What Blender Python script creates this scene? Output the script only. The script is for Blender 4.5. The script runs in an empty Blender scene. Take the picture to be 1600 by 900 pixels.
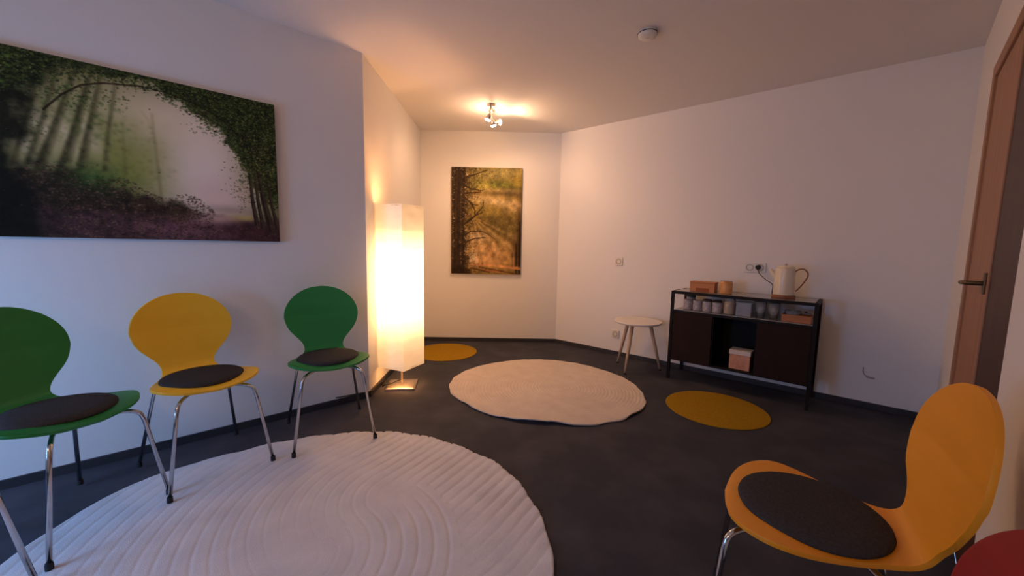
import bpy, bmesh, math, random
import numpy as np
from mathutils import Vector, Matrix

PI = math.pi
scn = bpy.context.scene
COL = scn.collection

# ------------------------------------------------------------------ camera
CAM_H = 1.10
pitch, roll = math.radians(6.1), math.radians(1.1)
fw = Vector((0, math.cos(pitch), -math.sin(pitch)))
rt0 = Vector((1, 0, 0)); up0 = rt0.cross(fw)
rt = math.cos(roll)*rt0 + math.sin(roll)*up0
up = -math.sin(roll)*rt0 + math.cos(roll)*up0
cd = bpy.data.cameras.new('camera'); cam = bpy.data.objects.new('camera', cd); COL.objects.link(cam)
cd.sensor_width = 36; cd.lens = 610/1600*36; cd.clip_start = 0.02
M = Matrix((rt, up, -fw)).transposed().to_4x4(); M.translation = (0, 0, CAM_H)
cam.matrix_world = M
scn.camera = cam

# ------------------------------------------------------------------ room plan
A_REAR = Vector((-3.288, 0.604)); B_COR = Vector((-1.015, 2.717)); ALC = Vector((-1.035, 4.420))
DD = Vector((0.515, 4.445)); CORN = Vector((2.800, 2.480)); DEND = Vector((-1.26, -1.58))
CEIL = 2.345
UL = (B_COR-A_REAR).normalized()          # along the left wall, away from the camera
NR = Vector((-0.664, -0.747))             # into the room from the right wall
UR = Vector((0.747, -0.664))              # along the right wall, towards the camera
UD = (DEND-CORN).normalized()             # along the door wall, towards the camera

# ------------------------------------------------------------------ world, light, exposure
w = bpy.data.worlds.new('world'); scn.world = w; w.use_nodes = True
bg = w.node_tree.nodes['Background']; bg.inputs[0].default_value = (0.30, 0.48, 0.85, 1); bg.inputs[1].default_value = 1.0
scn.view_settings.view_transform = 'Standard'; scn.view_settings.look = 'None'
scn.view_settings.exposure = 0.0; scn.view_settings.gamma = 1.0
try: scn.view_settings.use_curve_mapping = False
except Exception: pass

def light(name, kind, loc, power, color, size=0.1, target=None, **k):
    d = bpy.data.lights.new(name, kind); d.energy = power; d.color = color
    if kind == 'AREA':
        d.shape = 'RECTANGLE'; d.size = size; d.size_y = k.get('size_y', size)
    else: d.shadow_soft_size = size
    if kind == 'SPOT': d.spot_size = k.get('spot', 1.2); d.spot_blend = 0.6
    o = bpy.data.objects.new(name, d); COL.objects.link(o); o.location = loc
    if target is not None:
        o.rotation_euler = (Vector(target)-Vector(loc)).to_track_quat('-Z', 'Y').to_euler()
    return o
# dusk daylight entering by the window in the rear wall (behind the camera)
REAR_MID = (A_REAR*0.74 + DEND*0.26)
wl = Vector((REAR_MID.x, REAR_MID.y, 0.82)) - Vector((UL.x, UL.y, 0))*0.13
light('window_daylight', 'AREA', wl, 50.0, (0.21, 0.48, 1.0), 1.1, wl+Vector((UL.x-UL.y*.75, UL.y+UL.x*.75, -0.75)), size_y=.9)
# added warm fill with no fixture, at the other end of the rear wall
fill_loc = A_REAR*0.30+DEND*0.70; fill_loc = Vector((fill_loc.x, fill_loc.y, 1.95))+Vector((UL.x, UL.y, 0))*0.05
light('warm_fill', 'AREA', fill_loc, 9.5, (1.0, 0.62, 0.42), 1.0, fill_loc+Vector((UL.x, UL.y, -0.1)), size_y=0.4)

# ------------------------------------------------------------------ helpers
def lin(c):
    return tuple((x/12.92 if x <= 0.04045 else ((x+0.055)/1.055)**2.4) for x in c)
def srgb(r, g, b): return lin((r/255, g/255, b/255))
def mat(name, color, rough=0.6, metal=0.0, noise=None, bump=None, spec=0.5, coat=0.0, **k):
    m = bpy.data.materials.new(name); m.use_nodes = True
    nt = m.node_tree; p = nt.nodes['Principled BSDF']
    p.inputs['Base Color'].default_value = (*color, 1); p.inputs['Roughness'].default_value = rough
    p.inputs['Metallic'].default_value = metal; p.inputs['Specular IOR Level'].default_value = spec
    if coat: p.inputs['Coat Weight'].default_value = coat
    tc = nt.nodes.new('ShaderNodeTexCoord')
    if noise:   # (scale, second colour, low, high [, stretch])
        n = nt.nodes.new('ShaderNodeTexNoise'); n.inputs['Scale'].default_value = noise[0]; n.inputs['Detail'].default_value = 6
        mp = nt.nodes.new('ShaderNodeMapping'); mp.inputs['Scale'].default_value = noise[4] if len(noise) > 4 else (1, 1, 1)
        nt.links.new(tc.outputs['Object'], mp.inputs[0]); nt.links.new(mp.outputs[0], n.inputs['Vector'])
        r = nt.nodes.new('ShaderNodeValToRGB'); r.color_ramp.elements[0].position = noise[2]; r.color_ramp.elements[1].position = noise[3]
        r.color_ramp.elements[0].color = (*color, 1); r.color_ramp.elements[1].color = (*noise[1], 1)
        nt.links.new(n.outputs['Fac'], r.inputs[0]); nt.links.new(r.outputs[0], p.inputs['Base Color'])
    if bump:    # (scale, strength, distance)
        n = nt.nodes.new('ShaderNodeTexNoise'); n.inputs['Scale'].default_value = bump[0]; n.inputs['Detail'].default_value = 4
        nt.links.new(tc.outputs['Object'], n.inputs['Vector'])
        b = nt.nodes.new('ShaderNodeBump'); b.inputs['Strength'].default_value = bump[1]; b.inputs['Distance'].default_value = bump[2]
        nt.links.new(n.outputs['Fac'], b.inputs['Height']); nt.links.new(b.outputs[0], p.inputs['Normal'])
    return m
def emit(name, color, strength):
    m = bpy.data.materials.new(name); m.use_nodes = True; nt = m.node_tree
    p = nt.nodes['Principled BSDF']; p.inputs['Base Color'].default_value = (*color, 1)
    p.inputs['Emission Color'].default_value = (*color, 1); p.inputs['Emission Strength'].default_value = strength
    return m
def glassy(name, tint, alpha=0.6, rough=0.05, body=None):
    """thin clear sheet: lets light straight through, with a glossy reflection on top"""
    m = bpy.data.materials.new(name); m.use_nodes = True; nt = m.node_tree
    out = nt.nodes['Material Output']; nt.nodes.remove(nt.nodes['Principled BSDF'])
    t = nt.nodes.new('ShaderNodeBsdfTransparent'); t.inputs[0].default_value = (*tint, 1)
    g = nt.nodes.new('ShaderNodeBsdfGlossy'); g.inputs['Roughness'].default_value = rough; g.inputs[0].default_value = (.95, .95, .95, 1)
    f = nt.nodes.new('ShaderNodeFresnel'); f.inputs['IOR'].default_value = 1.5
    mx = nt.nodes.new('ShaderNodeMixShader'); nt.links.new(f.outputs[0], mx.inputs[0])
    src = t
    if body:
        d = nt.nodes.new('ShaderNodeBsdfDiffuse'); d.inputs[0].default_value = (*body, 1)
        m2 = nt.nodes.new('ShaderNodeMixShader'); m2.inputs[0].default_value = alpha
        nt.links.new(t.outputs[0], m2.inputs[1]); nt.links.new(d.outputs[0], m2.inputs[2]); src = m2
    nt.links.new(src.outputs[0], mx.inputs[1]); nt.links.new(g.outputs[0], mx.inputs[2])
    nt.links.new(mx.outputs[0], out.inputs[0])
    return m

def obj(name, bm, m, parent=None, smooth=False, bevel=0, kind=None, loc=None, label=None):
    me = bpy.data.meshes.new(name); bmesh.ops.recalc_face_normals(bm, faces=bm.faces[:]) if len(bm.faces) < 20000 else None
    bm.to_mesh(me); bm.free()
    if m: me.materials.append(m)
    if smooth:
        for p in me.polygons: p.use_smooth = True
    o = bpy.data.objects.new(name, me); COL.objects.link(o)
    if parent: o.parent = parent
    if bevel:
        b = o.modifiers.new('bevel', 'BEVEL'); b.width = bevel; b.segments = 2; b.limit_method = 'ANGLE'
    if kind: o['kind'] = kind
    if loc is not None: o.location = loc
    if label: o['label'] = label
    return o
def tag(o, label, cat, group=None):
    o['label'] = label; o['category'] = cat
    if group: o['group'] = group
    return o
def thing(name, label, cat, loc=(0, 0, 0), rotz=0, group=None):
    o = bpy.data.objects.new(name, None); COL.objects.link(o); o.empty_display_size = 0.05
    o.location = loc; o.rotation_euler = (0, 0, rotz)
    return tag(o, label, cat, group)
def bx(bm, x0, x1, y0, y1, z0, z1, M=None):
    v = [bm.verts.new(p) for p in ((x0, y0, z0), (x1, y0, z0), (x1, y1, z0), (x0, y1, z0), (x0, y0, z1), (x1, y0, z1), (x1, y1, z1), (x0, y1, z1))]
    if M is not None:
        for q in v: q.co = M @ q.co
    for f in ((3, 2, 1, 0), (4, 5, 6, 7), (0, 1, 5, 4), (1, 2, 6, 5), (2, 3, 7, 6), (3, 0, 4, 7)):
        bm.faces.new([v[i] for i in f])
    return bm
def box(*a, M=None): return bx(bmesh.new(), *a, M=M)
def lathe(prof, n=32, bm=None, c=(0, 0), cap=True):
    bm = bm or bmesh.new(); rings = []
    for r, z in prof:
        if r < 1e-6: rings.append([bm.verts.new((c[0], c[1], z))])
        else: rings.append([bm.verts.new((c[0]+r*math.cos(2*PI*i/n), c[1]+r*math.sin(2*PI*i/n), z)) for i in range(n)])
    for a, b in zip(rings, rings[1:]):
        for i in range(n):
            j = (i+1) % n
            if len(a) == 1 and len(b) == 1: continue
            if len(a) == 1: bm.faces.new((a[0], b[i], b[j]))
            elif len(b) == 1: bm.faces.new((a[i], a[j], b[0]))
            else: bm.faces.new((a[i], a[j], b[j], b[i]))
    if cap:
        if len(rings[0]) > 1: bm.faces.new(rings[0][::-1])
        if len(rings[-1]) > 1: bm.faces.new(rings[-1])
    return bm
def smooth_path(pts, sub=6):
    pts = [Vector(p) for p in pts]; out = []
    for i in range(len(pts)-1):
        p0 = pts[max(i-1, 0)]; p1 = pts[i]; p2 = pts[i+1]; p3 = pts[min(i+2, len(pts)-1)]
        for k in range(sub):
            t = k/sub
            out.append(0.5*((2*p1)+(p2-p0)*t+(2*p0-5*p1+4*p2-p3)*t*t+(3*p1-p0-3*p2+p3)*t**3))
    out.append(pts[-1]); return out
def tube(pts, r, n=10, bm=None):
    """round bar along a path; r is a number or a list of radii"""
    bm = bm or bmesh.new(); pts = [Vector(p) for p in pts]; rings = []
    prev = None
    for i, p in enumerate(pts):
        t = (pts[min(i+1, len(pts)-1)]-pts[max(i-1, 0)]).normalized()
        if prev is None:
            a = Vector((0, 0, 1)) if abs(t.z) < 0.9 else Vector((1, 0, 0)); s = t.cross(a).normalized()
        else:
            s = (prev-t*prev.dot(t)).normalized()
        prev = s; q = t.cross(s)
        rr = r[i] if isinstance(r, (list, tuple)) else r
        rings.append([bm.verts.new(p+rr*(math.cos(2*PI*k/n)*s+math.sin(2*PI*k/n)*q)) for k in range(n)])
    for a, b in zip(rings, rings[1:]):
        for k in range(n): bm.faces.new((a[k], a[(k+1) % n], b[(k+1) % n], b[k]))
    bm.faces.new(rings[0][::-1]); bm.faces.new(rings[-1]); return bm
def copy_tree(o, parent=None, recol=None):
    c = o.copy(); COL.objects.link(c); c.parent = parent
    for ch in list(o.children): copy_tree(ch, c)
    return c

# ------------------------------------------------------------------ materials
M_WALL = mat('wall_paint', srgb(232, 228, 224), 0.9, bump=(60, 0.25, 0.002), spec=0.2)
M_CEIL = mat('ceiling_paint', srgb(230, 226, 222), 0.95, bump=(40, 0.2, 0.002), spec=0.1)
M_FLOOR = mat('charcoal_floor', srgb(54, 55, 64), 0.8, noise=(4.0, srgb(76, 75, 83), 0.42, 0.8), bump=(220, 0.25, 0.002), spec=0.3)
M_BASE = mat('charcoal_skirting', srgb(44, 43, 48), 0.6, noise=(9, srgb(52, 50, 54), .4, .7))
M_BLACK = mat('black_steel', srgb(26, 20, 17), 0.55, noise=(30, srgb(33, 25, 22), .4, .7), spec=.15)
M_CABDARK = mat('dark_brown_sheet', srgb(40, 25, 19), 0.6, noise=(14, srgb(45, 29, 23), .3, .8), spec=.12)
M_CHROME = mat('chrome', (0.62, 0.62, 0.64), 0.13, 1.0, noise=(40, (0.55, 0.55, 0.57), .4, .7))
M_RUBBER = mat('black_rubber', srgb(20, 20, 22), 0.7, noise=(60, srgb(28, 28, 30), .4, .7))
M_CUSH = mat('charcoal_felt', srgb(58, 56, 57), 0.95, noise=(160, srgb(72, 69, 69), .35, .75), bump=(500, .4, .001), spec=.1)
def lacquer(n, a, b): return mat(n, a, 0.42, noise=(3.0, b, .3, .8, (1, 1, 6)), spec=.35)
M_YEL = lacquer('yellow_lacquer', srgb(252, 202, 56), srgb(248, 196, 50))
M_GRN = lacquer('green_lacquer', srgb(46, 138, 68), srgb(42, 130, 62))
M_ORG = lacquer('orange_lacquer', srgb(240, 158, 36), srgb(232, 150, 30))
M_RED = lacquer('red_lacquer', srgb(150, 24, 30), srgb(140, 20, 26))
M_PLASTIC = mat('white_plastic', srgb(225, 220, 208), 0.4, noise=(20, srgb(216, 210, 198), .4, .7))
M_RUG = mat('ivory_rug', srgb(226, 222, 224), 0.95, noise=(7, srgb(212, 209, 212), .35, .75), bump=(350, .6, .003), spec=.1)
M_RUG2 = mat('cream_rug', srgb(218, 204, 192), 0.95, noise=(9, srgb(206, 192, 180), .35, .75), bump=(350, .5, .003), spec=.1)
M_MAT = mat('mustard_felt', srgb(166, 128, 28), 0.95, noise=(90, srgb(148, 112, 22), .35, .75), bump=(400, .5, .001), spec=.1)
M_SILVER = mat('brushed_metal', srgb(205, 195, 185), 0.35, 1.0, noise=(25, srgb(185, 175, 165), .4, .7, (1, 12, 1)))
M_BRASS = mat('dull_bronze', srgb(120, 96, 66), 0.45, .8, noise=(25, srgb(105, 84, 58), .4, .7))
M_WOODLT = mat('honey_door_wood', srgb(172, 124, 88), 0.5, noise=(4, srgb(150, 104, 70), .3, .75, (6, 6, .6)))
M_WOODDK = mat('dark_door_wood', srgb(78, 47, 28), 0.5, noise=(4, srgb(62, 36, 20), .3, .75, (6, 6, .6)))
M_LEGWOOD = mat('pale_beech', srgb(196, 170, 140), 0.55, noise=(12, srgb(178, 150, 120), .3, .75, (3, 3, .5)))
M_TABLE = mat('white_table_lacquer', srgb(228, 220, 212), 0.4, noise=(12, srgb(220, 212, 204), .3, .75))
M_WIRE = mat('black_cable', srgb(18, 17, 17), 0.5, noise=(40, srgb(26, 25, 25), .4, .7))

# ------------------------------------------------------------------ structure
def poly_slab(name, z0, z1, m):
    P = [A_REAR, DEND, CORN, DD, ALC, B_COR]
    c = sum(P, Vector((0, 0)))/6
    pts = [p for p in P]
    bm = bmesh.new()
    a = [bm.verts.new((p.x, p.y, z0)) for p in pts]; b = [bm.verts.new((p.x, p.y, z1)) for p in pts]
    bm.faces.new(a[::-1]); bm.faces.new(b)
    for i in range(6): j = (i+1) % 6; bm.faces.new((a[i], a[j], b[j], b[i]))
    return obj(name, bm, m, kind='structure')
poly_slab('floor', -0.05, 0, M_FLOOR)
poly_slab('ceiling', CEIL, CEIL+0.05, M_CEIL)
def frame(a, b, inward):
    """matrix: x along the wall from a to b, y into the room, z up"""
    u = (b-a).normalized(); n = Vector((-u.y, u.x))
    if n.dot(inward-a) < 0: n = -n
    m = Matrix(((u.x, n.x, 0, a.x), (u.y, n.y, 0, a.y), (0, 0, 1, 0), (0, 0, 0, 1)))
    return m, (b-a).length
MID = Vector((0, 1.5))
def wall(name, a, b, rects=None, t=0.12):
    m, L = frame(a, b, MID); bm = bmesh.new()
    for (x0, x1, z0, z1) in (rects(L) if rects else [(0, L, -0.05, CEIL+0.05)]): bx(bm, x0, x1, -t, 0, z0, z1, m)
    return obj(name, bm, M_WALL, kind='structure')
def skirting(name, a, b, spans=None, h=0.042):
    m, L = frame(a, b, MID); bm = bmesh.new()
    for (x0, x1) in (spans(L) if spans else [(0, L)]): bx(bm, x0, x1, 0, 0.012, 0, h, m)
    return obj(name, bm, M_BASE, kind='structure')
wall('wall_left', A_REAR, B_COR)
wall('wall_alcove', B_COR, ALC)
wall('wall_back', ALC, DD)
wall('wall_right', DD, CORN)
T0, T1, DZ = 0.84, 1.95, 1.96
wall('wall_door', CORN, DEND, lambda L: [(0, T0, -.05, CEIL+.05), (T1, L, -.05, CEIL+.05), (T0, T1, DZ, CEIL+.05)])
RL = (DEND-A_REAR).length; WC = RL*0.26
wall('wall_rear', A_REAR, DEND, lambda L: [(0, WC-.75, -.05, CEIL+.05), (WC+.75, L, -.05, CEIL+.05), (WC-.75, WC+.75, -.05, .2), (WC-.75, WC+.75, 1.45, CEIL+.05)])
skirting('baseboard_left', A_REAR, B_COR); skirting('baseboard_alcove', B_COR, ALC)
skirting('baseboard_back', ALC, DD); skirting('baseboard_right', DD, CORN)
skirting('baseboard_door', CORN, DEND, lambda L: [(0.02, T0-.07), (T1+.07, L)]); skirting('baseboard_rear', A_REAR, DEND)
# rear window (behind the camera): frame and pane
mr, _ = frame(A_REAR, DEND, MID)
bm = bmesh.new()
for r in ((WC-.75, WC-.69, .2, 1.45), (WC+.69, WC+.75, .2, 1.45), (WC-.69, WC+.69, .2, .26), (WC-.69, WC+.69, 1.39, 1.45), (WC-.03, WC+.03, .26, 1.39)):
    bx(bm, r[0], r[1], -.07, -.02, r[2], r[3], mr)
win = obj('window_1', bm, M_PLASTIC, kind='structure')
for s in (-1, 1):
    x0, x1 = (WC-.69, WC-.03) if s < 0 else (WC+.03, WC+.69)
    obj('pane', box(x0, x1, -.05, -.044, .26, 1.39, M=mr), glassy('window_glass', (.97, .98, 1)), parent=win)
# door in the near right wall
md, _ = frame(CORN, DEND, MID)
door = bpy.data.objects.new('door_1', None); COL.objects.link(door); door['kind'] = 'structure'
bm = bmesh.new()
bx(bm, T0-.005, T0+.06, -.1, .015, 0, DZ, md); bx(bm, T0+.06, T1, -.1, .015, DZ-.06, DZ, md)
obj('door_frame', bm, M_WOODLT, door, bevel=.004)
leaf = obj('door_leaf', box(T0+.06, 1.5, -.045, .005, .008, DZ-.06, M=md), M_WOODLT, door, bevel=.003)
bm = bmesh.new(); bx(bm, 1.5, T1, -.09, .0, .008, DZ-.06, md)  # panel beside the leaf, in a darker brown
obj('side_panel', bm, M_WOODDK, door, label='dark brown side panel')
bm = bmesh.new()
bx(bm, 1.435, 1.475, .005, .012, .955, 1.035, md)
plate = obj('handle_plate', bm, M_SILVER, leaf, bevel=.002)
plate.data.materials[0] = M_BRASS
p = [md @ Vector(q) for q in ((1.455, .01, .995), (1.455, .045, .995), (1.44, .055, .995), (1.38, .057, .993), (1.32, .056, .99))]
obj('door_handle', tube(smooth_path(p, 5), .009), M_BRASS, leaf, smooth=True)

# wall scuff mark, right wall
wr, _ = frame(DD, CORN, MID)
SBF, _ = frame(Vector((0.524, 4.503)), CORN, MID)   # line parallel to the wall, 1-5 cm behind it, from which the furniture is set out
p = [wr @ Vector((2.647, .0005, .29)), wr @ Vector((2.650, .0005, .25)), wr @ Vector((2.668, .0005, .228)), wr @ Vector((2.69, .0005, .222)), wr @ Vector((2.712, .0005, .221))]
tag(obj('wall_scuff', tube(smooth_path(p, 4), [.004]*8+[.007]*8+[.006]), mat('grey_scuff', srgb(160, 150, 146), .9, noise=(50, srgb(176, 166, 160), .4, .7)), smooth=True),
    'small curved grey scuff mark low on the white wall right of the sideboard', 'scuff mark')

# ------------------------------------------------------------------ rugs
def polar_rug(name, c, table, m, relief, edge, nr, nt, base=.007, bottom=True):
    ang = np.radians([a for a, r in table]); rad = np.array([r for a, r in table])
    th = np.arange(nt)/nt*2*PI
    R = np.interp(th, np.r_[ang-2*PI, ang, ang+2*PI], np.r_[rad, rad, rad])
    k = np.ones(9)/9; R = np.convolve(np.r_[R[-4:], R, R[:4]], k, 'valid')
    R = R + edge[0](th)
    f = np.linspace(0, 1, nr+1)[1:]
    X = np.outer(f, R*np.cos(th)); Y = np.outer(f, R*np.sin(th))
    Z = base + relief(X+c[0], Y+c[1]) + edge[1](f[:, None], th[None, :])
    Z[-1] -= .003
    V = [(0, 0, base+float(relief(np.array(c[0]), np.array(c[1]))))]
    V += list(zip(X.ravel().tolist(), Y.ravel().tolist(), Z.ravel().tolist()))
    bz = Z[-1]-base+.001
    V += list(zip(X[-1].tolist(), Y[-1].tolist(), bz.tolist()))
    V += list(zip((X[-1]*.85).tolist(), (Y[-1]*.85).tolist(), np.full(nt, .001).tolist()))
    Fc = [(0, 1+i, 1+(i+1) % nt) for i in range(nt)]
    for r in range(nr+1 if True else nr):
        o0 = 1+r*nt; o1 = o0+nt
        Fc += [(o0+i, o1+i, o1+(i+1) % nt, o0+(i+1) % nt) for i in range(nt)]
    Fc.append(tuple(1+(nr+1)*nt+i for i in range(nt)))
    me = bpy.data.meshes.new(name); me.from_pydata(V, [], Fc); me.update(); me.materials.append(m)
    for pl in me.polygons: pl.use_smooth = True
    o = bpy.data.objects.new(name, me); COL.objects.link(o); o.location = (c[0], c[1], 0)
    return o
def groove(d, sp, wd, dep): 
    g = np.abs((d+sp/2) % sp - sp/2); return dep*(1-np.exp(-(g/wd)**2))
cA = np.array((-.46, 1.61)); dA = np.array((math.cos(math.radians(59)), math.sin(math.radians(59)))); cB = np.array((-.76, 1.22))
def relief1(x, y):
    ax, ay = x-cA[0], y-cA[1]; t = np.maximum(0, ax*dA[0]+ay*dA[1])
    d = np.hypot(ax-t*dA[0], ay-t*dA[1]); hA = groove(d, .052, .0055, .0018+.0056*np.clip((t-.02)/.2, 0, 1))
    bx_, by_ = x-cB[0], y-cB[1]; dB = np.hypot(bx_, by_); aB = np.degrees(np.arctan2(by_, bx_))
    hB = groove(dB, .056, .006, .0024)
    inB = (dB < .60) & (aB < 52) & (aB > -100)
    h = np.where(inB, hB, hA)+(.0074-np.where(inB, .0024, .0018+.0056*np.clip((t-.02)/.2, 0, 1)))
    s = np.exp(-(np.hypot(ax+.02, ay+.03)/.13)**4)
    s = np.maximum(s, .85*np.exp(-(np.hypot(x+.74, y-1.33)/.24)**4)); return h*(1-s)+.0072*s
big = polar_rug('round_rug', (-.785, 1.215), [(-176.9, .90), (-150, .93), (-120, .94), (-90, .94), (-60, .94), (-30, .94), (1.5, .943), (14.4, .957), (27.2, .967), (39, .972), (53.3, .958), (66.5, .965), (88.9, .955), (115.4, .937), (130.5, .937), (146.4, .975), (155.5, .985), (170.3, .933)],
    M_RUG, relief1, (lambda th: .003*np.sin(th*27)*(np.cos(th-.8) > 0)+.003*np.sin(th*9+1), lambda f, th: .0015*np.clip((f-.93)/.07, 0, 1)*(1+np.sin(th*27))), 210, 540)
tag(big, 'large round ivory rug with carved arcs and straight ribs under the chair legs', 'rug')
def relief2(x, y):
    d = np.hypot(x-.40, y-2.96); return groove(d, .026, .004, .0022)
def lift2(f, th):
    d1 = np.exp(-((((th-math.radians(262)+PI) % (2*PI))-PI)/.38)**2)*.022
    d2 = np.exp(-((((th-math.radians(318)+PI) % (2*PI))-PI)/.2)**2)*.012
    d3 = np.exp(-((((th-math.radians(218)+PI) % (2*PI))-PI)/.2)**2)*.010
    return (d1+d2+d3)*np.clip((f-.8)/.2, 0, 1)**2 + .0*th
r2 = polar_rug('round_rug', (.253, 3.021), [(-175.8, .733), (-159.7, .721), (-144.9, .694), (-134.9, .696), (-120.9, .696), (-106.8, .695), (-88.1, .688), (-76.8, .731), (-69.9, .753), (-61.6, .749), (-54.4, .783), (-43.9, .781), (-33.3, .80), (-21.6, .788), (-5.3, .765), (16.5, .742), (35.8, .704), (60.9, .701), (88.1, .698), (120.7, .684), (149.9, .711), (167.9, .732)],
    M_RUG2, relief2, (lambda th: .003*np.sin(th*26), lift2), 130, 420)
tag(r2, 'round cream rug with wavy edge and fine rings, lying between lamp and sideboard', 'rug')
def felt(c, R, label):
    o = obj('felt_mat', lathe([(0, .0005), (R-.003, .0005), (R, .003), (R-.003, .007), (0, .0075)], 96), M_MAT, smooth=False, loc=(c[0], c[1], 0))
    return tag(o, label, 'mat', 'round mustard yellow floor mats')
felt((-.68, 3.943), .329, 'round mustard yellow mat on the floor behind the paper floor lamp')
felt((1.436, 2.622), .324, 'round mustard yellow mat on the floor in front of the sideboard')

# ------------------------------------------------------------------ chairs
def chair_profile():
    Y = [.192, .186, .172, .142, .10, .06, .02, -.03, -.08, -.12, -.155, -.1776, -.1927, -.2019, -.2105, -.2178, -.2261, -.2338]
    Z = [.4185, .4225, .4265, .4315, .4345, .4335, .4305, .4285, .4285, .4305, .4365, .4485, .4665, .4925, .5245, .5595, .5945, .6345]
    W = [0, .0816, .1326, .1755, .202, .2041, .1938, .1714, .1449, .1241, .112, .107, .106, .116, .1415, .171, .191, .2022]
    for k in (0, .15, .3, .45, .58, .70, .80, .88, .94, .98, 1):
        Y.append(-.2375-.020*k); Z.append(.6495+.1721*k); W.append(.2041*math.sqrt(1-k*k))
    return Y, Z, W
def chair_shell_bm():
    Y, Z, W = chair_profile()
    P = smooth_path([(Y[i], Z[i], W[i]) for i in range(len(Y))], 2)
    bm = bmesh.new(); rows = []; n = 16
    for i, (y, z, wd) in enumerate(P):
        wd = max(wd, 0.0)
        f = min(1, max(0, (z-.45)/.12))       # 0 on the seat, 1 on the back
        if wd < .004: wd = .004
        row = []
        for k in range(n+1):
            x = wd*math.sin(PI/2*(2*k/n-1)); c = (x/.21)**2
            row.append(bm.verts.new((x, y+c*.022*f, z+c*.010*(1-f)-.004*(1-f))))
        rows.append(row)
    for a, b in zip(rows, rows[1:]):
        for k in range(n): bm.faces.new((a[k], a[k+1], b[k+1], b[k]))
    return bm
def cushion_bm(R=.160):
    p = [(0, .001)]
    p += [(R-.010, 0.001), (R-.003, .004), (R, .010), (R-.002, .016), (R-.009, .021), (R*.7, .0235), (0, .0245)]
    bm = lathe(p, 64); return bm
def make_chair(m, label, group):
    t = thing('stacking_chair', label, 'chair', group=group)
    s = obj('shell', chair_shell_bm(), m, t, smooth=True)
    so = s.modifiers.new('solid', 'SOLIDIFY'); so.thickness = .011; so.offset = -1; so.use_even_offset = False
    bv = s.modifiers.new('bevel', 'BEVEL'); bv.width = .003; bv.segments = 2; bv.limit_method = 'ANGLE'; bv.angle_limit = 1.0
    for sx in (-1, 1):
        for back in (0, 1):
            if not back: p = [(sx*.02, .03, .404), (sx*.10, .125, .402), (sx*.127, .158, .397), (sx*.143, .176, .382), (sx*.152, .183, .35), (sx*.200, .214, .012)]
            else: p = [(sx*.02, -.04, .404), (sx*.10, -.10, .402), (sx*.128, -.122, .397), (sx*.142, -.140, .382), (sx*.150, -.152, .35), (sx*.202, -.230, .012)]
            pp = smooth_path(p[:5], 4)+[Vector(p[5])]
            l = obj('leg', tube(pp, .0077, 12), M_CHROME, t, smooth=True)
            e = Vector(p[5]); bm = tube([e+Vector((0, 0, -.012)), e+Vector((0, 0, .006)), e+Vector((0, 0, .012))], [.0108, .0108, .0095], 12)
            obj('foot_cap', bm, M_RUBBER, l, smooth=False)
    obj('mounting_plate', lathe([(0, .393), (.075, .393), (.078, .397), (.075, .416), (0, .416)], 24), M_BLACK, t)
    return t
CH = [  # colour, x, y, yaw, z of the feet, label, cushion label
 (M_YEL, -1.466, 1.803, -2.178, .0, 'yellow chair with round back between the two green chairs', 'round dark cushion on the yellow chair by the left wall'),
 (M_GRN, -1.036, 2.164, -2.576, .0, 'green chair with round back nearest the glowing paper lamp', 'round dark cushion on the green chair next to the lamp'),
 (M_GRN, -1.692, 1.398, -1.685, .0, 'green chair cut by the left edge, left of the yellow chair', 'round dark cushion on the green chair at the left edge'),
 (M_GRN, -1.625, 0.865, -1.350, .0, 'chair of which one chrome leg shows in the bottom left corner', None),
 (M_ORG, 0.782, 0.934, 0.985, .0, 'large orange-yellow chair in the right foreground, turned left', 'round dark cushion on the foreground orange-yellow chair'),
 (M_RED, 0.340, 0.429, 1.047, .0, 'dark red chair peeking into the bottom right corner', None),
]
protos = {}
first_cush = None
for m, x, y, a, z, lab, clab in CH:
    if m.name in protos:
        t = copy_tree(protos[m.name])
    elif protos:
        src = list(protos.values())[0]; t = copy_tree(src); protos[m.name] = t
        for ch in t.children:
            if ch.name.startswith('shell'): ch.data = ch.data.copy(); ch.data.materials[0] = m
    else:
        t = make_chair(m, lab, 'round-backed stacking chairs'); protos[m.name] = t
    t.location = (x, y, 0.0145 if (m in (M_YEL, M_GRN)) else 0.0); t.rotation_euler = (0, 0, a); t['label'] = lab
    if clab:
        if first_cush is None:
            c = first_cush = tag(obj('seat_cushion', cushion_bm(), M_CUSH, smooth=True), clab, 'cushion', 'round charcoal seat cushions')
        else: c = first_cush.copy(); COL.objects.link(c); c['label'] = clab
        off = Matrix.Rotation(a, 3, 'Z') @ Vector((0, .008, 0))
        c.location = (x+off.x, y+off.y, t.location.z+.4335); c.rotation_euler = (0, 0, a)

# ------------------------------------------------------------------ floor lamp
LX, LY = -.846, 2.955
lamp = thing('floor_lamp', 'tall square paper floor lamp glowing warm white in the wall corner', 'lamp', (LX, LY, 0))
bm = bmesh.new()
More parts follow.
